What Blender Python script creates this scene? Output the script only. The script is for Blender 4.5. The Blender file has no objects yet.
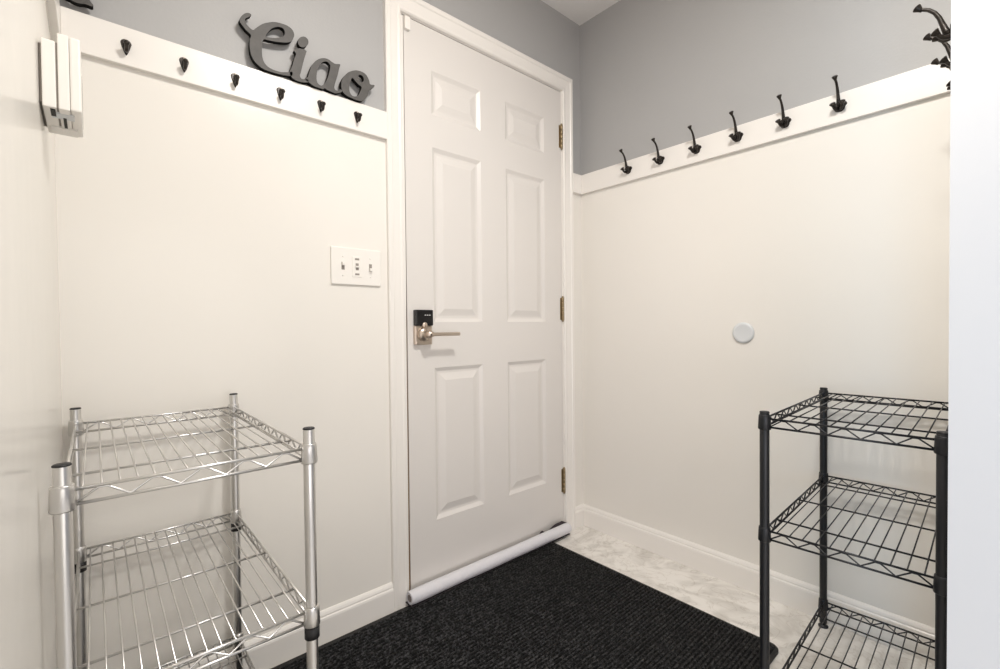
import bpy, bmesh, math, random
from mathutils import Vector, Matrix
random.seed(7)
S = bpy.context.scene
COL = S.collection
PI = math.pi

# ------------------------------------------------------------------ camera
cam = bpy.data.cameras.new('camera'); camo = bpy.data.objects.new('camera', cam); COL.objects.link(camo)
r_ = Vector((0.75224549, -0.65880692, -0.01000821)); u_ = Vector((0.01887099, 0.00635905, 0.9998017)); f_ = Vector((0.65861264, 0.75228519, -0.0172159))
M3 = Matrix((r_, u_, -f_)).transposed().to_4x4(); M3.translation = Vector((-1.7832, -1.4324, 0.9661))
camo.matrix_world = M3
cam.sensor_width = 36; cam.lens = 463.2172 * 36 / 1000; cam.clip_start = 0.01
S.camera = camo

# ------------------------------------------------------------------ world, lights, exposure
S.view_settings.view_transform = 'Standard'; S.view_settings.look = 'None'
S.view_settings.gamma = 1; S.view_settings.use_curve_mapping = False
S.view_settings.exposure = 0.01
w = bpy.data.worlds.new('world'); S.world = w; w.use_nodes = True
w.node_tree.nodes['Background'].inputs[0].default_value = (0.97, 0.97, 1.06, 1)
w.node_tree.nodes['Background'].inputs[1].default_value = 0.28

def area(name, loc, size, power, color, direction, shape='DISK'):
    l = bpy.data.lights.new(name, 'AREA'); l.shape = shape; l.size = size; l.energy = power; l.color = color
    o = bpy.data.objects.new(name, l); COL.objects.link(o); o.location = loc
    o.rotation_euler = Vector(direction).to_track_quat('-Z', 'Y').to_euler()
    return o
area('ceiling_lamp', (-1.12, -1.22, 2.37), 0.2, 22.0, (1.0, 0.985, 0.95), (0, 0, -1))
fill_light = bpy.data.lights.new('ceiling_fill', 'POINT'); fill_light.energy = 5.0; fill_light.color = (1.0, 0.80, 0.62); fill_light.shadow_soft_size = 0.08  # extra point light, added to brighten the ceiling and upper walls
bo = bpy.data.objects.new('ceiling_fill', fill_light); COL.objects.link(bo); bo.location = (-1.30, -1.05, 2.28)
area('room_daylight', (-1.3, -3.3, 0.95), 1.8, 14, (1.0, 0.94, 0.87), (0.3, 1, 0))
area('room_fill', (-2.6, -2.9, 0.5), 1.0, 17, (1.0, 0.94, 1.0), (0.9, 1, 0.1))  # added low fill light from behind left, no known window
area('side_fill', (-3.4, -1.9, 0.8), 0.5, 15, (0.24, 0.60, 1.0), (1, 0.2, 0))  # added bluish fill for the low wall behind the right rack

# ------------------------------------------------------------------ materials
def mat(name, color, rough=0.5, metal=0.0, bump=0.0, bscale=200, spec=0.5, coat=0, var=0.0, vscale=40):
    m = bpy.data.materials.new(name); m.use_nodes = True
    nt = m.node_tree; b = nt.nodes['Principled BSDF']
    b.inputs['Base Color'].default_value = (*color, 1); b.inputs['Roughness'].default_value = rough
    b.inputs['Metallic'].default_value = metal; b.inputs['Specular IOR Level'].default_value = spec
    b.inputs['Coat Weight'].default_value = coat
    tc = nt.nodes.new('ShaderNodeTexCoord')
    if var:
        n = nt.nodes.new('ShaderNodeTexNoise'); n.inputs['Scale'].default_value = vscale; n.inputs['Detail'].default_value = 4
        nt.links.new(tc.outputs['Object'], n.inputs['Vector'])
        r = nt.nodes.new('ShaderNodeValToRGB')
        r.color_ramp.elements[0].position = .3; r.color_ramp.elements[1].position = .7
        r.color_ramp.elements[0].color = (*[c * (1 - var) for c in color], 1); r.color_ramp.elements[1].color = (*[min(1, c * (1 + var)) for c in color], 1)
        nt.links.new(n.outputs['Fac'], r.inputs['Fac']); nt.links.new(r.outputs['Color'], b.inputs['Base Color'])
    if bump:
        n = nt.nodes.new('ShaderNodeTexNoise'); n.inputs['Scale'].default_value = bscale; n.inputs['Detail'].default_value = 2
        nt.links.new(tc.outputs['Object'], n.inputs['Vector'])
        bp = nt.nodes.new('ShaderNodeBump'); bp.inputs['Strength'].default_value = bump; bp.inputs['Distance'].default_value = 0.01
        nt.links.new(n.outputs['Fac'], bp.inputs['Height']); nt.links.new(bp.outputs['Normal'], b.inputs['Normal'])
    return m

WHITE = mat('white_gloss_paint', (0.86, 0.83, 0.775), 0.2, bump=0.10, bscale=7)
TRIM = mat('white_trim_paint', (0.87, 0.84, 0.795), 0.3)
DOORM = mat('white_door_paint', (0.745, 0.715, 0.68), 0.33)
GREY = mat('blue_grey_wall_paint', (0.41, 0.408, 0.405), 0.5, bump=0.05, bscale=120)
CEIL = mat('ceiling_paint', (0.88, 0.86, 0.83), 0.8)
JAMB = mat('white_jamb_paint', (0.68, 0.672, 0.66), 0.5)
BLACK = mat('black_powder_coat', (0.007, 0.008, 0.010), 0.42)
BRONZE = mat('oil_rubbed_bronze', (0.030, 0.024, 0.020), 0.32, metal=0.5, var=.3, vscale=150)
CHROME = mat('chrome', (0.68, 0.67, 0.655), 0.3, metal=1.0)
NICKEL = mat('satin_nickel', (0.62, 0.53, 0.45), 0.3, metal=1.0)
BRASS = mat('aged_brass', (0.36, 0.28, 0.17), 0.38, metal=0.9)
GLASSB = mat('black_touch_glass', (0.006, 0.006, 0.007), 0.08)
SIGN = mat('charcoal_sign_face', (0.078, 0.073, 0.068), 0.55, var=.12, vscale=60)
SIGNE = mat('black_sign_edge', (0.003, 0.0027, 0.0025), 0.8, spec=.2)
PLAST = mat('white_plastic', (0.88, 0.85, 0.80), 0.35)
PLASTG = mat('cool_white_plastic', (0.70, 0.72, 0.73), 0.4)
DARK = mat('dark_slot', (0.03, 0.028, 0.025), 0.7)
SLOT = mat('grey_slot_and_gap_shade', (0.30, 0.27, 0.24), 0.6)  # also paints the shaded gap behind the chime
SEAL = mat('brown_weatherstrip', (0.20, 0.12, 0.06), 0.7)
CLOTH = mat('pale_lilac_cloth', (0.72, 0.71, 0.74), 0.75, bump=.25, bscale=45)
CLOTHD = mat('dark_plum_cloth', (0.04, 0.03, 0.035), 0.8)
CLIP = mat('black_plastic_clip', (0.012, 0.012, 0.013), 0.5)
LABEL = mat('white_printing', (0.75, 0.75, 0.75), 0.5)

def floor_mat():
    m = mat('marble_look_vinyl', (0.7, 0.66, 0.6), 0.35); nt = m.node_tree; b = nt.nodes['Principled BSDF']
    tc = nt.nodes.new('ShaderNodeTexCoord')
    mp = nt.nodes.new('ShaderNodeMapping'); mp.inputs['Rotation'].default_value = (0, 0, 0.5); nt.links.new(tc.outputs['Object'], mp.inputs['Vector'])
    n0 = nt.nodes.new('ShaderNodeTexNoise'); n0.inputs['Scale'].default_value = 6; n0.inputs['Detail'].default_value = 5; n0.inputs['Distortion'].default_value = 2.2
    nt.links.new(mp.outputs[0], n0.inputs['Vector'])
    r0 = nt.nodes.new('ShaderNodeValToRGB'); e = r0.color_ramp.elements
    e[0].position = .36; e[0].color = (0.66, 0.63, 0.585, 1); e[1].position = .56; e[1].color = (0.86, 0.83, 0.785, 1)
    nt.links.new(n0.outputs['Fac'], r0.inputs[0])
    n1 = nt.nodes.new('ShaderNodeTexNoise'); n1.inputs['Scale'].default_value = 11; n1.inputs['Detail'].default_value = 6; n1.inputs['Distortion'].default_value = 1.6
    nt.links.new(mp.outputs[0], n1.inputs['Vector'])
    r1 = nt.nodes.new('ShaderNodeValToRGB'); e = r1.color_ramp.elements
    e[0].position = .475; e[0].color = (1, 1, 1, 1); e[1].position = .525; e[1].color = (1, 1, 1, 1)
    k = r1.color_ramp.elements.new(.5); k.color = (.84, .82, .80, 1)
    nt.links.new(n1.outputs['Fac'], r1.inputs[0])
    mx = nt.nodes.new('ShaderNodeMix'); mx.data_type = 'RGBA'; mx.blend_type = 'MULTIPLY'; mx.inputs[0].default_value = 1
    nt.links.new(r0.outputs[0], mx.inputs[6]); nt.links.new(r1.outputs[0], mx.inputs[7])
    nt.links.new(mx.outputs[2], b.inputs['Base Color'])
    return m
FLOOR = floor_mat()

def rug_mat():
    m = mat('black_ribbed_carpet', (0.01, 0.01, 0.011), 0.9, spec=.25); nt = m.node_tree; b = nt.nodes['Principled BSDF']
    tc = nt.nodes.new('ShaderNodeTexCoord')
    n = nt.nodes.new('ShaderNodeTexNoise'); n.inputs['Scale'].default_value = 130; n.inputs['Detail'].default_value = 3; n.inputs['Roughness'].default_value = .7
    nt.links.new(tc.outputs['Object'], n.inputs['Vector'])
    r = nt.nodes.new('ShaderNodeValToRGB'); e = r.color_ramp.elements
    e[0].position = .47; e[0].color = (0.002, 0.002, 0.0022, 1); e[1].position = .70; e[1].color = (0.085, 0.085, 0.088, 1)
    nt.links.new(n.outputs['Fac'], r.inputs[0]); nt.links.new(r.outputs[0], b.inputs['Base Color'])
    bp = nt.nodes.new('ShaderNodeBump'); bp.inputs['Strength'].default_value = .8; bp.inputs['Distance'].default_value = .004
    nt.links.new(n.outputs['Fac'], bp.inputs['Height']); nt.links.new(bp.outputs[0], b.inputs['Normal'])
    return m
RUG = rug_mat()
RUBBER = mat('black_rubber_border', (0.008, 0.008, 0.008), 0.6)

# ------------------------------------------------------------------ mesh helpers
def V(*a): return Vector(a)
def box(bm, x0, x1, y0, y1, z0, z1, mi=0):
    vs = [bm.verts.new((x, y, z)) for x in (x0, x1) for y in (y0, y1) for z in (z0, z1)]
    for q in ((0, 1, 3, 2), (4, 6, 7, 5), (0, 4, 5, 1), (2, 3, 7, 6), (0, 2, 6, 4), (1, 5, 7, 3)):
        f = bm.faces.new([vs[i] for i in q]); f.material_index = mi
def rbox(bm, x0, x1, y0, y1, z0, z1, b=0.002, seg=2, mi=0):
    t = bmesh.new(); box(t, x0, x1, y0, y1, z0, z1)
    bmesh.ops.bevel(t, geom=list(t.edges), offset=b, segments=seg, affect='EDGES', profile=.5)
    merge(bm, t, mi)
def merge(bm, t, mi=0):
    mp = {v: bm.verts.new(v.co) for v in t.verts}
    for f in t.faces:
        g = bm.faces.new([mp[v] for v in f.verts]); g.material_index = mi; g.smooth = f.smooth
    t.free()
def tube(bm, pts, rad, n=8, mi=0, caps=True, smooth=True):
    pts = [Vector(p) for p in pts]
    if not hasattr(rad, '__len__'): rad = [rad] * len(pts)
    rings = []; up = None
    for i, p in enumerate(pts):
        d = (pts[min(i + 1, len(pts) - 1)] - pts[max(i - 1, 0)]).normalized()
        if up is None:
            up = V(0, 0, 1) if abs(d.z) < .9 else V(1, 0, 0)
        a = d.cross(up).normalized(); b = a.cross(d).normalized(); up = b
        rings.append([bm.verts.new(p + (a * math.cos(2 * PI * k / n) + b * math.sin(2 * PI * k / n)) * rad[i]) for k in range(n)])
    for i in range(len(rings) - 1):
        for k in range(n):
            f = bm.faces.new((rings[i][k], rings[i][(k + 1) % n], rings[i + 1][(k + 1) % n], rings[i + 1][k])); f.smooth = smooth; f.material_index = mi
    if caps:
        f = bm.faces.new(list(reversed(rings[0]))); f.material_index = mi
        f = bm.faces.new(rings[-1]); f.material_index = mi
def lathe(bm, prof, o=(0, 0, 0), ax=(0, 0, 1), n=20, mi=0, smooth=True):
    """prof: list of (radius, height along axis)"""
    ax = Vector(ax).normalized(); up = V(0, 0, 1) if abs(ax.z) < .9 else V(1, 0, 0)
    a = ax.cross(up).normalized(); b = ax.cross(a).normalized(); o = Vector(o); rings = []
    for r, h in prof:
        if r < 1e-6: rings.append([bm.verts.new(o + ax * h)]); continue
        rings.append([bm.verts.new(o + ax * h + (a * math.cos(2 * PI * k / n) + b * math.sin(2 * PI * k / n)) * r) for k in range(n)])
    for i in range(len(rings) - 1):
        A, B = rings[i], rings[i + 1]
        for k in range(n):
            k2 = (k + 1) % n
            if len(A) == 1 and len(B) == 1: continue
            if len(A) == 1: vs = (A[0], B[k2], B[k])
            elif len(B) == 1: vs = (A[k], A[k2], B[0])
            else: vs = (A[k], A[k2], B[k2], B[k])
            f = bm.faces.new(vs); f.smooth = smooth; f.material_index = mi
    if len(rings[0]) > 1: bm.faces.new(list(reversed(rings[0]))).material_index = mi
    if len(rings[-1]) > 1: bm.faces.new(rings[-1]).material_index = mi
def prism(bm, poly, fn, mi=0, smooth=False):
    """poly list of 2d points; fn(p, t) -> 3d point, t in 0/1"""
    A = [bm.verts.new(fn(p, 0)) for p in poly]; B = [bm.verts.new(fn(p, 1)) for p in poly]
    n = len(poly)
    bm.faces.new(A).material_index = mi; bm.faces.new(list(reversed(B))).material_index = mi
    for k in range(n):
        f = bm.faces.new((A[k], B[k], B[(k + 1) % n], A[(k + 1) % n])); f.material_index = mi; f.smooth = smooth

def obj(name, bm, mats, parent=None, kind=None, loc=None):
    bmesh.ops.recalc_face_normals(bm, faces=bm.faces)
    me = bpy.data.meshes.new(name); bm.to_mesh(me); bm.free()
    for m in (mats if isinstance(mats, (list, tuple)) else [mats]): me.materials.append(m)
    o = bpy.data.objects.new(name, me); COL.objects.link(o)
    if parent: o.parent = parent
    if kind: o['kind'] = kind
    if loc: o.location = loc
    return o
def struct(name, bm, mats): return obj(name, bm, mats, kind='structure')
def tag(o, label, cat, group=None):
    o['label'] = label; o['category'] = cat
    if group: o['group'] = group
    return o
def thing(name, label, cat, loc=(0, 0, 0), rotz=0, group=None):
    o = bpy.data.objects.new(name, None); COL.objects.link(o); o.empty_display_size = .05
    o.location = loc; o.rotation_euler = (0, 0, rotz)
    return tag(o, label, cat, group)
def copy_tree(o, parent=None):
    c = o.copy(); COL.objects.link(c)
    if parent: c.parent = parent
    for ch in [x for x in bpy.data.objects if x.parent == o]: copy_tree(ch, c)
    return c

# ------------------------------------------------------------------ setting
XL = -1.845; YF = -1.347; ZC = 2.408; XJ = -0.742; YB = -1.47
DX0, DX1, DZ = -0.959, -0.146, 2.045           # door slab
CX0, CX1 = -1.036, -0.076                      # outer edges of the casing
JX0, JX1 = DX0 - .009, DX1 + .003
BT, BB = 1.685, 1.595

b = bmesh.new(); box(b, XL - .12, .12, -4.2, .16, -.08, 0); struct('floor', b, FLOOR)
b = bmesh.new(); box(b, XL - .12, .12, -1.9, .16, ZC, ZC + .08); struct('ceiling', b, CEIL)
b = bmesh.new()
box(b, XL - .12, JX0 - .02, 0, .12, 0, ZC); box(b, JX1 + .02, .12, 0, .12, 0, ZC); box(b, JX0 - .02, JX1 + .02, 0, .12, DZ + .025, ZC)
struct('wall_back', b, GREY)
b = bmesh.new(); box(b, 0, .12, YB, 0, 0, ZC); struct('wall_right', b, GREY)
b = bmesh.new(); box(b, XL - .12, XL, -1.47, 0, 0, ZC); struct('wall_left', b, GREY)
b = bmesh.new(); box(b, XJ, .12, YB - .0, YF, 0, ZC); struct('wall_front', b, JAMB)

# wainscot sheets (slightly proud of the plaster), painted gloss white
def sheet_back(b, x0, x1): box(b, x0, x1, -.004, 0, 0, BB + .01)
b = bmesh.new(); sheet_back(b, XL, CX0 + .01); sheet_back(b, CX1 - .01, 0); struct('trim_1', b, WHITE)
b = bmesh.new(); box(b, -.004, 0, YF, -.004, 0, BB + .01); struct('trim_2', b, WHITE)
b = bmesh.new(); box(b, XL, XL + .004, -1.47, -.004, 0, BB + .01); struct('trim_3', b, WHITE)
# hook boards
def board(x0, x1, y0, y1):
    b = bmesh.new(); rbox(b, x0, x1, y0, y1, BB, BT, .0015); return b
struct('trim_4', board(XL + .018, CX0, -.018, 0), TRIM)
struct('trim_5', board(-.018, 0, YF + .018, 0), TRIM)
struct('trim_6', board(CX1, -.018, -.018, 0), TRIM)
struct('trim_7', board(XL, XL + .018, -1.42, 0), TRIM)
struct('trim_8', board(XJ + .02, 0, YF, YF + .018), TRIM)

# baseboards with an ogee top
BBP = [(0, 0), (.014, 0), (.014, .072), (.0125, .078), (.0095, .081), (.0095, .086), (.007, .092), (.003, .097), (0, .098)]
def baseboard(name, a, c, nrm):
    a = Vector(a); c = Vector(c); nrm = Vector(nrm); b = bmesh.new()
    prism(b, BBP, lambda p, t: (a if t == 0 else c) + nrm * p[0] + V(0, 0, p[1])); return struct(name, b, TRIM)
baseboard('baseboard_back', (XL, -.004, 0), (CX0, -.004, 0), (0, -1, 0))
baseboard('baseboard_right', (-.004, 0, 0), (-.004, YF, 0), (-1, 0, 0))
baseboard('baseboard_corner', (CX1, -.004, 0), (0, -.004, 0), (0, -1, 0))
baseboard('baseboard_left', (XL + .004, -1.42, 0), (XL + .004, 0, 0), (1, 0, 0))
baseboard('baseboard_front', (XJ, YF, 0), (0, YF, 0), (0, 1, 0))

# door casing: moulded profile swept round the opening with mitred corners
CP = [(0, 0), (0, .016), (.004, .019), (.018, .019), (.022, .0155), (.052, .0115), (.058, .013), (.063, .013), (.067, .0085), (.068, 0)]
b = bmesh.new(); rings = []
ix0, ix1, iz = CX0 + .062, CX1 - .062, DZ + .006
for corner in range(4):
    ring = []
    for u, d in CP:
        q = .068 - u
        x = ix0 - q * (.062 / .068) if corner in (0, 1) else ix1 + q * (.062 / .068)
        z = 0 if corner in (0, 3) else iz + q
        ring.append(b.verts.new((x, -d, z)))
    rings.append(ring)
for i in range(3):
    for k in range(len(CP)):
        k2 = (k + 1) % len(CP); b.faces.new((rings[i][k], rings[i][k2], rings[i + 1][k2], rings[i + 1][k]))
b.faces.new(rings[0]); b.faces.new(list(reversed(rings[3])))
struct('trim_9', b, TRIM)
# jamb lining and the stop behind the slab
b = bmesh.new()
box(b, JX0 - .02, JX0, 0, .12, 0, DZ + .025); box(b, JX1, JX1 + .02, 0, .12, 0, DZ + .025); box(b, JX0, JX1, 0, .12, DZ + .004, DZ + .025)
struct('trim_10', b, TRIM)
b = bmesh.new()
box(b, JX0, JX0 + .016, .047, .06, 0, DZ + .004); box(b, JX1 - .016, JX1, .047, .06, 0, DZ + .004); box(b, JX0 + .016, JX1 - .016, .047, .06, DZ - .012, DZ + .004)
prism(b, [(JX0, .012), (JX0 + .0085, .012), (JX0 + .0078, .7), (JX0 + .0072, 1.0), (JX0 + .0058, 1.1), (JX0 + .0052, DZ), (JX0, DZ)], lambda p, t: V(p[0], .003 + .03 * t, p[1]))
struct('trim_11', b, SEAL)
b = bmesh.new(); box(b, JX0, JX1, .0, .12, 0, .012); struct('trim_12', b, NICKEL)
b = bmesh.new(); prism(b, [(JX0 - .001, 0), (JX0 + .0018, 0), (JX0 + .0045, 1.0), (JX0 + .0062, 1.15), (JX0 + .0070, DZ), (JX0 - .001, DZ)], lambda p, t: V(p[0], .0005 + .0045 * t, p[1]))
struct('trim_13', b, TRIM)

# six panel door slab
def door():
    b = bmesh.new()
    xs = [DX0, -.849, -.621, -.489, -.257, DX1]; zs = [.014, .257, .817, .985, 1.620, 1.738, 1.896, DZ]
    def q(x0, x1, z0, z1, y=0.0): return [(x0, y, z0), (x1, y, z0), (x1, y, z1), (x0, y, z1)]
    for i in range(5):
        for j in range(7):
            x0, x1, z0, z1 = xs[i], xs[i + 1], zs[j], zs[j + 1]
            if i in (1, 3) and j in (1, 3, 5):
                loops = [(0, 0), (.006, .0035), (.014, .008), (.022, .0085), (.027, .0075), (.047, .002), (.049, .0015)]
                prev = None
                for ins, y in loops:
                    cur = [b.verts.new(p) for p in q(x0 + ins, x1 - ins, z0 + ins, z1 - ins, y)]
                    if prev:
                        for k in range(4): b.faces.new((prev[k], prev[(k + 1) % 4], cur[(k + 1) % 4], cur[k]))
                    prev = cur
                b.faces.new(prev)
            else:
                b.faces.new([b.verts.new(p) for p in q(x0, x1, z0, z1)])
    # back and edges
    x0, x1, z0, z1 = DX0, DX1, zs[0], DZ
    F = [b.verts.new(p) for p in q(x0, x1, z0, z1)]; B = [b.verts.new(p) for p in q(x0, x1, z0, z1, .045)]
    b.faces.new(list(reversed(B)))
    for k in range(4): b.faces.new((F[k], B[k], B[(k + 1) % 4], F[(k + 1) % 4]))
    bmesh.ops.remove_doubles(b, verts=b.verts, dist=1e-5)
    return b
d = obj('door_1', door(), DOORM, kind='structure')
for z0, z1 in ((1.786, 1.893), (.992, 1.098), (.188, .300)):
    b = bmesh.new()
    hx = DX1 + .0015
    for k in range(5):
        h = (z1 - z0) / 5
        lathe(b, [(.0055, .0006), (.0062, .0015), (.0062, h - .0015), (.0055, h - .0006)], (hx, -.0055, z0 + k * h), n=14)
    lathe(b, [(.003, 0), (.0052, .001), (.0035, .005), (0, .007)], (hx, -.0055, z1), n=12)
    lathe(b, [(.003, 0), (.0052, .001), (.0035, .005), (0, .007)], (hx, -.0055, z0), ax=(0, 0, -1), n=12)
    h = obj('hinge', b, BRASS, d)
    b = bmesh.new(); box(b, hx - .013, hx + .013, -.0012, .0, z0 + .002, z1 - .002)
    obj('hinge_leaf', b, BRASS, h)
# keypad lock and lever
b = bmesh.new(); rbox(b, -.936, -.866, -.022, 0, .972, 1.028, .0025); kp = obj('lock_keypad', b, GLASSB, d); kp['label'] = 'black glass touch keypad'
b = bmesh.new()
for k in range(3): box(b, -.902 + k * .009, -.896 + k * .009, -.0224, -.0219, 1.008, 1.0105)
obj('keypad_mark', b, LABEL, kp)
b = bmesh.new(); rbox(b, -.937, -.867, -.016, 0, .904, .972, .003); ro = obj('lock_plate', b, NICKEL, d); ro['label'] = 'square satin nickel plate'
for x, z in ((-.931, .911), (-.873, .911)):
    b = bmesh.new(); lathe(b, [(.0028, 0), (.0028, .001), (0, .0014)], (x, -.016, z), ax=(0, -1, 0), n=10); obj('screw', b, NICKEL, ro)
b = bmesh.new()
lathe(b, [(.025, 0), (.025, .006), (.021, .011), (.0135, .013), (.0125, .03), (.0135, .032)], (-.902, -.016, .941), ax=(0, -1, 0), n=28)
tube(b, [(-.902, -.040, .941), (-.902, -.051, .941), (-.899, -.056, .941), (-.89, -.058, .941)], [.0125, .0125, .0115, .009], 14)
lathe(b, [(.0125, 0), (.0125, .012), (.011, .016), (.0, .017)], (-.902, -.046, .941), ax=(0, -1, 0), n=20)
rbox(b, -.905, -.775, -.063, -.050, .9345, .9475, .003)
lv = obj('door_lever', b, NICKEL, d); lv['label'] = 'satin nickel lever pointing right'
b = bmesh.new(); lathe(b, [(.004, 0), (.004, .0025), (.0035, .003)], (-.902, -.063, .941), ax=(0, -1, 0), n=12); obj('lever_button', b, DARK, lv)
b = bmesh.new(); lathe(b, [(.011, 0), (.011, .006), (.008, .009), (0, .0095)], (-.901, -.0155, .974), ax=(0, -1, 0), n=18); obj('thumb_turn', b, NICKEL, d)
# door sensor at the top left corner: sensor on the slab + magnet on the casing
b = bmesh.new(); rbox(b, DX0 + .001, DX0 + .021, -.011, 0, DZ - .047, DZ - .003, .0015); se = obj('door_sensor', b, PLAST, d)
se['label'] = 'small white contact sensor'

# ------------------------------------------------------------------ draft stopper
t = thing('draft_stopper', 'long pale lilac cloth draft stopper tube along the bottom of the white door', 'draft stopper', (-.988, -.041, 0))
L = .828; b = bmesh.new(); N = 60; rings = []
def stop_r(s):
    return .0232 + .0004 * math.sin(s * 23)
def stop_c(s):
    return V(s, .0008 * math.sin(s * 9), .0385 - .0010 * s / L)
prof = []
for i in range(N + 1):
    s = L * i / N; r = stop_r(s)
    if i == 0 or i == N: r *= .93
    prof.append((stop_c(s), r))
tube(b, [p for p, _ in prof], [r for _, r in prof], 20, caps=False)
obj('fabric_tube', b, CLOTH, t)
b = bmesh.new()
lathe(b, [(.0215, 0), (.0200, -.0015), (.016, -.0005), (.0155, .004), (.006, .005), (0, .002)], stop_c(0), ax=(1, 0, 0), n=20)
e = obj('end_cap', b, CLOTH, t)
b = bmesh.new(); lathe(b, [(.012, .0), (.0115, .002), (0, .0015)], stop_c(0) + V(-.0018, 0, 0), ax=(1, 0, 0), n=16); obj('foam_core', b, mat('grey_foam', (.22, .19, .18), .9), e)
b = bmesh.new(); lathe(b, [(.0215, 0), (.018, .005), (.008, .007), (0, .0072)], stop_c(L), ax=(1, 0, 0), n=20); obj('end_cap', b, CLOTH, t)
# dark underside flap that shows above the tube at its hinge end
b = bmesh.new(); top = []; bot = []
for i in range(30):
    s = .60 + (L + .012 - .60) * i / 29
    k = s - .50
    h = .014 * math.exp(-((s - .672) / .014) ** 2) + .019 * (1 / (1 + math.exp(-(s - .735) / .012))) * (1 if s < L - .02 else max(0, (L + .014 - s) / .034)) + .0005
    top.append((s, .0495 + h)); bot.append((s, .040))
poly = top + bot[::-1]
prism(b, poly, lambda p, t: V(p[0], .0165 if t == 0 else .0195, p[1]))
fl = obj('dark_flap', b, CLOTHD, t); fl['label'] = 'dark plum cloth edge'
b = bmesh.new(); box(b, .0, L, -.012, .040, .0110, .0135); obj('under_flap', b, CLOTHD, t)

# ------------------------------------------------------------------ rug
b = bmesh.new()
RX0, RX1, RY0, RY1 = -1.80, -.268, -.955, -.028
def rr(x0, x1, y0, y1, r, n=8):
    P = []
    for cx, cy, a0 in ((x1 - r, y1 - r, 0), (x0 + r, y1 - r, 90), (x0 + r, y0 + r, 180), (x1 - r, y0 + r, 270)):
        for k in range(n + 1):
            a = math.radians(a0 + 90 * k / n); P.append((cx + r * math.cos(a), cy + r * math.sin(a)))
    return P
prism(b, rr(RX0, RX1, RY0, RY1, .03), lambda p, t: V(p[0], p[1], .0005 + .0065 * t))
rg = obj('doormat', b, RUBBER); tag(rg, 'large black ribbed carpet mat on the floor in front of the white door', 'doormat')
b = bmesh.new(); pitch = .0125; y = RY0 + .012; k = 0
while y + pitch < RY1 - .008:
    ins = .012
    dd = min(y - RY0, RY1 - y - pitch)
    if dd < .03: ins = .012 + (.03 - math.sqrt(max(0, .03 ** 2 - (.03 - dd) ** 2))) * .8
    prof = [(0, .0069), (.001, .0100), (.003, .0118), (.0055, .0121), (.008, .0112), (.0092, .0085), (.0094, .0069)]
    rows = []; nx = 2
    rows = [[b.verts.new((xx, y + p[0], p[1])) for p in prof] for xx in (RX0 + ins, RX1 - ins)]
    for i in range(len(prof) - 1):
        f = b.faces.new((rows[0][i], rows[0][i + 1], rows[1][i + 1], rows[1][i])); f.smooth = True
    b.faces.new(rows[0]); b.faces.new(list(reversed(rows[1])))
    y += pitch
obj('ribbed_pile', b, RUG, rg)

# ------------------------------------------------------------------ Ciao sign
Cq = [(-0.144, 0.136), (-0.149, 0.139), (-0.157, 0.136), (-0.165, 0.128), (-0.172, 0.116), (-0.173, 0.108), (-0.168, 0.1), (-0.158, 0.09), (-0.146, 0.081), (-0.149, 0.068), (-0.15, 0.054), (-0.149, 0.041), (-0.146, 0.027), (-0.139, 0.014), (-0.128, 0.005), (-0.115, 0.0), (-0.099, -0.001), (-0.078, 0), (-0.056, 0.003), (-0.040, 0.008), (-0.040, 0.019), (-0.051, 0.0145), (-0.069, 0.008), (-0.088, 0.007), (-0.103, 0.010), (-0.113, 0.018), (-0.118, 0.031), (-0.119, 0.048), (-0.118, 0.065), (-0.1165, 0.076), (-0.112, 0.0835), (-0.097, 0.0855), (-0.076, 0.09), (-0.054, 0.097), (-0.04, 0.106), (-0.034, 0.119), (-0.032, 0.129), (-0.037, 0.14), (-0.049, 0.146), (-0.066, 0.146), (-0.086, 0.142), (-0.103, 0.133), (-0.117, 0.123), (-0.132, 0.107), (-0.141, 0.097), (-0.153, 0.103), (-0.159, 0.111), (-0.159, 0.12), (-0.152, 0.127)]
Ch = [(-0.107, 0.098), (-0.097, 0.115), (-0.088, 0.125), (-0.075, 0.133), (-0.063, 0.134), (-0.058, 0.127), (-0.059, 0.117), (-0.066, 0.109), (-0.082, 0.099), (-0.097, 0.094), (-0.106, 0.093)]
Iq = [(-0.033, 0.083), (-0.026, 0.090), (-0.016, 0.095), (0.001, 0.095), (0.0, 0.086), (-0.007, 0.061), (-0.015, 0.027), (-0.018, 0.015), (-0.012, 0.008), (0.002, 0.013), (0.006, 0.005), (-0.011, -0.001), (-0.027, -0.002), (-0.038, 0.001), (-0.045, 0.008), (-0.046, 0.019), (-0.039, 0.037), (-0.033, 0.06), (-0.028, 0.074)]
Dq = [(0.008, 0.123), (0.007, 0.129), (0.004, 0.132), (-0.001, 0.134), (-0.007, 0.133), (-0.013, 0.129), (-0.018, 0.124), (-0.021, 0.117), (-0.022, 0.111), (-0.021, 0.106), (-0.018, 0.102), (-0.013, 0.1), (-0.008, 0.101), (-0.002, 0.105), (0.003, 0.11), (0.007, 0.117)]
Aq = [(-0.002, 0.015), (0.004, 0.019), (0.01, 0.039), (0.019, 0.062), (0.034, 0.081), (0.051, 0.092), (0.066, 0.094), (0.078, 0.09), (0.088, 0.088), (0.103, 0.092), (0.1, 0.079), (0.094, 0.054), (0.085, 0.024), (0.084, 0.012), (0.091, 0.008), (0.104, 0.016), (0.107, 0.009), (0.089, -0.001), (0.074, -0.001), (0.06, 0.001), (0.054, 0.003), (0.049, -0.001), (0.037, -0.002), (0.021, -0.001), (0.007, 0.005), (-0.002, 0.009)]
Ah = [(0.038, 0.061), (0.048, 0.078), (0.060, 0.085), (0.069, 0.082), (0.072, 0.072), (0.065, 0.042), (0.055, 0.019), (0.045, 0.008), (0.036, 0.009), (0.031, 0.016), (0.030, 0.03), (0.033, 0.048)]
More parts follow.
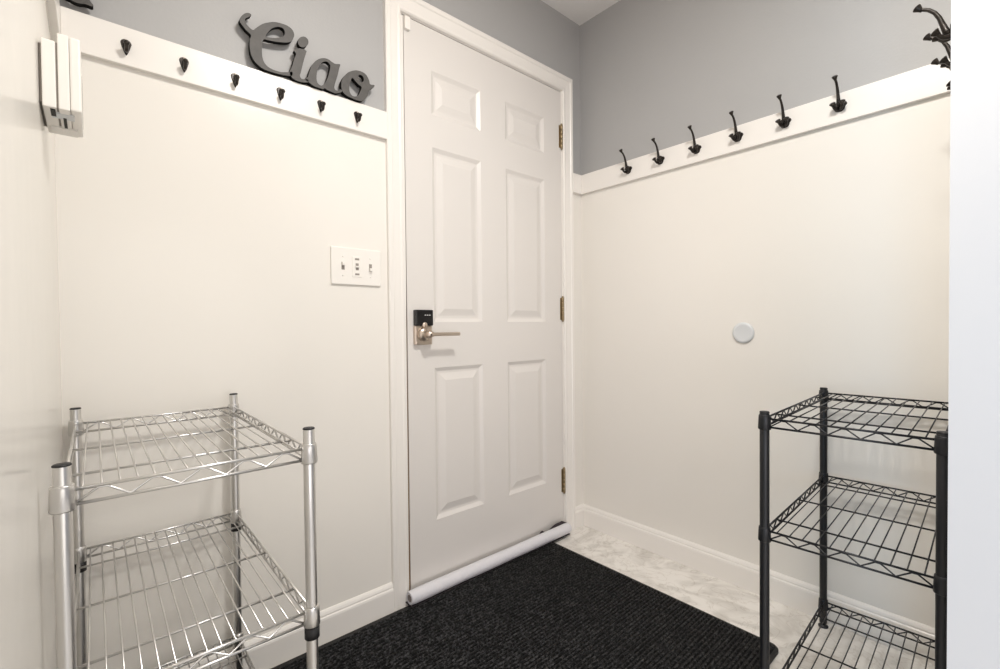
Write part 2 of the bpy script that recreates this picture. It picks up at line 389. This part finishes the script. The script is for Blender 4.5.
Oq = [(0.106, 0.021), (0.106, 0.039), (0.113, 0.056), (0.126, 0.074), (0.142, 0.086), (0.158, 0.093), (0.177, 0.094), (0.19, 0.088), (0.198, 0.075), (0.2015, 0.064), (0.216, 0.066), (0.2135, 0.058), (0.203, 0.049), (0.198, 0.041), (0.193, 0.027), (0.184, 0.011), (0.172, 0.001), (0.156, -0.001), (0.138, 0.0), (0.122, 0.003), (0.111, 0.009)]
Oh = [(0.141, 0.064), (0.152, 0.057), (0.162, 0.05), (0.172, 0.045), (0.167, 0.029), (0.159, 0.014), (0.148, 0.008), (0.139, 0.009), (0.132, 0.019), (0.132, 0.037), (0.136, 0.051)]
Oh2 = [(0.162, 0.078), (0.171, 0.083), (0.179, 0.077), (0.179, 0.067), (0.172, 0.061), (0.165, 0.065)]
def smooth_loop(P, n=4):
    out = []; m = len(P)
    for i in range(m):
        p0, p1, p2, p3 = [Vector((*P[(i + j) % m], 0)) for j in (-1, 0, 1, 2)]
        for k in range(n):
            t = k / n
            out.append(.5 * ((2 * p1) + (p2 - p0) * t + (2 * p0 - 5 * p1 + 4 * p2 - p3) * t * t + (3 * p1 - p0 - 3 * p2 + p3) * t ** 3))
    return out
def letter(name, loops, loc, depth, parent):
    cu = bpy.data.curves.new(name, 'CURVE'); cu.dimensions = '2D'; cu.fill_mode = 'BOTH'; cu.extrude = depth / 2; cu.resolution_u = 1
    for lp in loops:
        P = smooth_loop(lp); s = cu.splines.new('POLY'); s.points.add(len(P) - 1); s.use_cyclic_u = True
        for q, p in zip(s.points, P): q.co = (p.x, p.y, 0, 1)
    tmp = bpy.data.objects.new('tmp', cu); COL.objects.link(tmp)
    dg = bpy.context.evaluated_depsgraph_get(); dg.update()
    me = bpy.data.meshes.new_from_object(tmp.evaluated_get(dg)); bpy.data.objects.remove(tmp); bpy.data.curves.remove(cu)
    me.name = name
    me.transform(Matrix.Rotation(PI / 2, 4, 'X'))
    me.materials.clear(); me.materials.append(SIGN); me.materials.append(SIGNE)
    for p in me.polygons:
        p.use_smooth = False
        p.material_index = 0 if p.normal.y < -.7 or p.normal.y > .7 else 1
    o = bpy.data.objects.new(name, me); COL.objects.link(o); o.location = loc
    if parent: o.parent = parent
    return o
sg = thing('script_word_sign', 'dark grey cursive word sign Ciao standing on the white hook board left of the door', 'wall sign', (-1.3, -.011, BT + .001))
for loops in ([Cq, Ch], [Iq, Dq], [Aq, Ah], [Oq, Oh, Oh2]):
    letter('sign_letter', loops, (0, -.008, .002), .0155, sg)
# second sign, almost wholly above the frame: only a curl of it shows at the upper left
W = [(-.0495, .0), (-.040, -.004), (-.026, -.007), (-.012, -.0035), (-.002, -.004), (.001, .000), (-.004, .007), (-.007, .018), (-.005, .040), (.004, .066), (.016, .085), (.026, .094), (.024, .100), (.010, .094), (-.006, .078), (-.018, .054), (-.022, .030), (-.021, .014), (-.024, .003), (-.034, .005), (-.040, .014), (-.042, .028), (-.039, .042), (-.044, .046), (-.051, .034), (-.054, .014)]
sg2 = letter('wall_script_sign', [W], (-1.772, -.019, BT + .0205), .0155, None)
tag(sg2, 'black curled sign foot at the top left corner, above the chime box', 'wall sign')

# ------------------------------------------------------------------ single hooks (wall left of the door)
def single_hook():
    t = thing('coat_hook', '', 'coat hook', (0, 0, 0), 0, 'small bronze coat hooks left of the door')
    b = bmesh.new(); P = []
    for k in range(28):
        a = 2 * PI * k / 28; s, c = math.sin(a), math.cos(a)
        w = .0105 * (1 if s > 0 else (1 + s * .55)); P.append((w * c, .0 + (.010 * s + .006 if s > 0 else .028 * s + .006)))
    prism(b, P, lambda p, q: V(p[0] * (1 - .18 * q), -.0 - .0035 * q, p[1] * (1 - .12 * q)))
    obj('back_plate', b, BRONZE, t)
    b = bmesh.new()
    tube(b, [(0, -.001, .008), (0, -.006, .006), (0, -.0085, -.004), (0, -.0095, -.012), (0, -.013, -.0175), (0, -.0180, -.0165), (0, -.0215, -.013), (0, -.0235, -.008), (0, -.024, -.005)],
         [.0035, .0042, .0040, .0040, .0042, .0040, .0036, .0034, .0034], 10)
    lathe(b, [(0, -.005), (.0045, -.004), (.0062, 0), (.0045, .004), (0, .005)], (0, -.024, -.003), n=14)
    obj('hook_arm', b, BRONZE, t)
    b = bmesh.new()
    lathe(b, [(.0024, 0), (.0022, .001), (0, .0015)], (0, -.0045, .0115), ax=(0, -1, 0), n=10)
    obj('screw', b, NICKEL, t)
    return t
h0 = single_hook()
where = ['leftmost small bronze hook on the board left of the door, nearest the chime box', 'second small bronze hook from the left wall, on the white board left of the door',
         'third small bronze hook from the left wall, just before the letter C of the sign', 'small bronze hook below the letter C of the Ciao sign',
         'small bronze hook below the letter a of the Ciao sign', 'small bronze hook below the letter o of the sign, nearest the door casing']
for k in range(6):
    o = h0 if k == 0 else copy_tree(h0)
    o.location = (-1.714 + .1146 * k, -.018, 1.6395); o['label'] = where[k]

# ------------------------------------------------------------------ triple hooks (right wall and front wall); built facing -X
def triple_hook():
    t = thing('triple_coat_hook', '', 'coat hook', (0, 0, 0), 0, 'black triple coat hooks')
    b = bmesh.new(); P = []
    for k in range(32):
        a = 2 * PI * k / 32; c, s = math.cos(a), math.sin(a)
        P.append((math.copysign(abs(c) ** .75, c) * (.0195 if s > 0 else .0150), math.copysign(abs(s) ** .8, s) * (.013 if s > 0 else .019)))
    prism(b, P, lambda p, q: V(-.004 * q, p[0] * (1 - .15 * q), p[1] * (1 - .12 * q)))
    obj('back_plate', b, BRONZE, t)
    b = bmesh.new()
    tube(b, [(-.003, 0, -.006), (-.011, 0, .002), (-.016, 0, .018), (-.021, 0, .034), (-.028, 0, .048), (-.037, 0, .058), (-.045, 0, .063), (-.051, 0, .066)], [.0075, .0062, .0050, .0043, .0038, .0036, .0036, .0036], 10)
    lathe(b, [(.0036, -.004), (.0045, 0), (.0078, .0075), (.0080, .009), (.006, .0105), (0, .011)], (-.050, 0, .065), ax=(-.7, 0, .8), n=16)
    obj('upper_prong', b, BRONZE, t)
    for s in (-1, 1):
        b = bmesh.new()
        tube(b, [(-.002, s * .003, -.010), (-.008, s * .005, -.012), (-.014, s * .008, -.012), (-.020, s * .0105, -.007), (-.022, s * .0115, -.003)], [.0055, .005, .0045, .004, .0038], 10)
        lathe(b, [(.0038, -.003), (.0045, 0), (.0082, .0065), (.0085, .008), (.0065, .0095), (0, .0102)], (-.022, s * .0115, -.003), ax=(-.7, s * .15, .7), n=16)
        obj('lower_prong', b, BRONZE, t)
    for z in (.0085, -.0155):
        b = bmesh.new(); lathe(b, [(.0024, 0), (.0022, .001), (0, .0015)], (-.0038, 0, z), ax=(-1, 0, 0), n=10); obj('screw', b, BRONZE, t)
    return t
t0 = triple_hook()
ords = ['black triple coat hook on the right wall board, closest to the door corner', 'second black triple hook from the door corner, right wall board',
        'third black triple hook from the door corner, right wall board', 'fourth black triple hook from the door corner, right wall board, above the white bumper disc',
        'fifth black triple hook from the door corner, right wall board', 'largest looking black triple hook at the right end of the right wall row']
for k in range(6):
    o = t0 if k == 0 else copy_tree(t0)
    o.location = (-.018, -.276 - .1524 * k, 1.645); o['label'] = ords[k]
for k, (x, lab) in enumerate(((-.475, 'topmost black hook poking out from behind the white right jamb'), (-.335, 'middle black hook tip poking out from behind the white right jamb'), (-.205, 'lowest black hook tip poking out from behind the white right jamb, at the board line'))):
    o = copy_tree(t0); o.location = (x, YF + .018, (1.552, 1.549, 1.541)[k]); o.rotation_euler = (0, 0, -PI / 2)
    o['label'] = lab; o['group'] = 'black hooks on the front wall'

# ------------------------------------------------------------------ switch plate
SX0, SX1, SZ0, SZ1 = -1.229, -1.062, 1.103, 1.221
t = thing('switch_plate', 'white three gang light switch plate on the wall left of the door', 'light switch', ((SX0 + SX1) / 2, -.004, SZ0))
W2 = (SX1 - SX0) / 2; H = SZ1 - SZ0
b = bmesh.new(); rbox(b, -W2, W2, -.007, 0, 0, H, .003, 3); obj('cover_plate', b, PLAST, t)
for gx, kind in ((-.046, 0), (0, 1), (.046, 2)):
    if kind != 1:
        b = bmesh.new(); box(b, gx - .005, gx + .005, -.0074, -.0068, H / 2 - .012, H / 2 + .012); sl = obj('toggle_slot', b, SLOT, t)
        s = 1 if kind == 0 else -1
        b = bmesh.new(); rbox(b, gx - .0042, gx + .0042, -.0165, -.007, H / 2 - .001 + (.002 if s > 0 else -.011), H / 2 - .001 + (.012 if s > 0 else -.001), .0015); obj('toggle', b, PLAST, t)
        for z in (H / 2 + .030, H / 2 - .030):
            b = bmesh.new(); lathe(b, [(.003, 0), (.0028, .0008), (0, .0012)], (gx, -.007, z), ax=(0, -1, 0), n=10); obj('screw', b, PLAST, t)
    else:
        b = bmesh.new(); rbox(b, gx - .0165, gx + .0165, -.0085, -.006, H / 2 - .033, H / 2 + .033, .001); obj('duplex_insert', b, PLAST, t)
        for z in (H / 2 + .024, H / 2 - .024):
            b = bmesh.new(); box(b, gx - .007, gx + .007, -.0088, -.0083, z - .003, z + .003); obj('toggle_slot', b, SLOT, t)
        b = bmesh.new(); box(b, gx - .005, gx + .005, -.0089, -.0083, H / 2 - .011, H / 2 + .011); obj('toggle_slot', b, SLOT, t)
        b = bmesh.new(); rbox(b, gx - .006, gx + .006, -.0135, -.008, H / 2 - .0025, H / 2 + .0025, .0008); obj('toggle', b, PLAST, t)

# ------------------------------------------------------------------ round bumper
b = bmesh.new(); lathe(b, [(.0375, 0), (.0380, .003), (.0370, .0055), (.030, .0075), (.026, .0072), (.024, .0068), (0, .0068)], (0, 0, 0), ax=(-1, 0, 0), n=48)
o = obj('wall_bumper', b, PLASTG, loc=(-.004, -.747, .9345)); tag(o, 'round white wall bumper disc on the right wall below the hooks', 'wall bumper')

# ------------------------------------------------------------------ chime box on the left wall
t = thing('door_chime', 'white ribbed door chime box high on the left wall near the corner', 'door chime', (XL + .004, -.355, 1.318))
def part(name, x0, x1, y0, y1, z0, z1, m, bv=.0015, par=None):
    b = bmesh.new(); rbox(b, x0, x1, y0, y1, z0, z1, bv); return obj(name, b, m, par or t)
part('back_plate', 0, .0045, -.060, .060, .006, .098, SLOT)  # dark tone paints in the gap shadow between chime and wall
part('side_cover', .0035, .0195, -.066, .066, -.001, .104, PLAST)
part('cover_seam', .019, .0225, -.063, .063, .001, .103, SLOT, .0003)
part('front_cover', .0220, .0355, -.066, .0655, -.001, .118, PLAST)
lc = part('front_panel', .0357, .0495, -.0655, .0655, 0, .118, PLAST, .003)
for y in (.02, .034, .048):
    part('vent_slot', .0490, .0498, y, y + .005, .012, .095, SLOT, .0002, lc)
part('bottom_socket', .013, .040, -.045, -.022, -.0022, .001, PLASTG, .0003)
part('bottom_socket', .012, .018, -.060, -.030, -.0026, .001, DARK, .0003)
part('bottom_socket', .026, .030, -.030, .020, -.0026, .001, DARK, .0003)
part('bottom_tray', .008, .043, .024, .060, -.003, .001, PLAST, .0008)

# ------------------------------------------------------------------ wire shelf racks
def rack(name, label, loc, rot, LX, LY, H, levels, m, sleeve_levels, PR=.0095, rw=.0018, nwire=11, ncross=2):
    """long side along local X (0..-LX), short side along local Y (0..-LY); origin at one rear post"""
    t = thing(name, label, 'wire shelf', loc, rot)
    R = PR
    posts = [(0, 0), (-LX, 0), (-LX, -LY), (0, -LY)]
    for px, py in posts:
        b = bmesh.new()
        pr = [(R * .86, .012), (R, .0135), (R, .2), (R, .4), (R, .6)]
        pr += [(R, H - .003), (R * .9, H - .001), (R * .85, H)]
        lathe(b, pr, (px, py, 0), n=20)
        p = obj('post', b, m, t)
        b = bmesh.new()
        lathe(b, [(R * 1.02, H - .0022), (R * 1.02, H - .0005), (R * .9, H + .0006), (0, H + .0008)], (px, py, 0), n=20); obj('post_cap', b, CLIP, p)
        b = bmesh.new()
        lathe(b, [(.014, 0), (.014, .003), (.009, .006), (.0045, .009), (.0045, .013)], (px, py, 0), n=18); obj('levelling_foot', b, m, p)
    for li, zt in enumerate(levels):
        sh = bpy.data.objects.new('wire_shelf_level', None); COL.objects.link(sh); sh.parent = t; sh.location = (0, 0, zt); sh.empty_display_size = .03
        gap = .0195; fr = .0024
        for i in range(4):
            a = V(*posts[i], 0); c = V(*posts[(i + 1) % 4], 0); dirn = (c - a).normalized(); a2 = a + dirn * .011; c2 = c - dirn * .011
            for dz, nm in ((0, 'top_rail'), (-gap, 'bottom_rail')):
                b = bmesh.new(); tube(b, [a2 + V(0, 0, dz), c2 + V(0, 0, dz)], fr, 8); obj(nm, b, m, sh)
            b = bmesh.new()
            ln = (c2 - a2).length; n = max(2, round(ln / .056)); step = ln / n; pts = []
            for j in range(n):
                s0 = j * step
                pts += [a2 + dirn * s0 + V(0, 0, -gap + .001), a2 + dirn * (s0 + step * .42) + V(0, 0, -.0022), a2 + dirn * (s0 + step * .58) + V(0, 0, -.0022)]
            pts.append(c2 + V(0, 0, -gap + .001))
            tube(b, pts, rw * .95, 6); obj('truss_wire', b, m, sh)
        for j in range(1, ncross + 1):
            b = bmesh.new(); x = -LX * (j - .5) / ncross; tube(b, [(x, 0, -.0035), (x, -LY, -.0035)], rw * 1.15, 6); obj('cross_wire', b, m, sh)
        for j in range(1, nwire + 1):
            b = bmesh.new(); y = -LY * j / (nwire + 1); tube(b, [(0, y, 0), (-LX, y, 0)], rw * .8, 6); obj('deck_wire', b, m, sh)
        for px, py in posts:
            b = bmesh.new()
            lathe(b, [(.0130, -.0250), (.0137, -.0235), (.0126, .002), (.0120, .0075), (.0112, .0085)], (px, py, 0), n=20)
            obj('collar', b, m, sh)
            if li in sleeve_levels:
                b = bmesh.new(); lathe(b, [(.0108, -.047), (.0122, -.0465), (.0122, -.0255)], (px, py, 0), n=18); obj('clip_sleeve', b, CLIP, sh)
    return t
# right rack: long side along X from the right wall
rack('wire_shelf_rack', 'black three tier wire shelf rack in the right corner beside the white jamb', (-.052, -1.006, 0), math.radians(2.2), .560, .302, .762, [.080, .484, .746], BLACK, [], PR=.0102, nwire=11, ncross=3)
# left rack: long side along -Y from the back wall
rack('wire_shelf_rack', 'chrome three tier wire shelf rack in the left corner against the left wall', (-1.818, -.045, .0122), math.radians(90), .572, .309, .783, [.135, .466, .748], CHROME, [1], nwire=15, ncross=3)
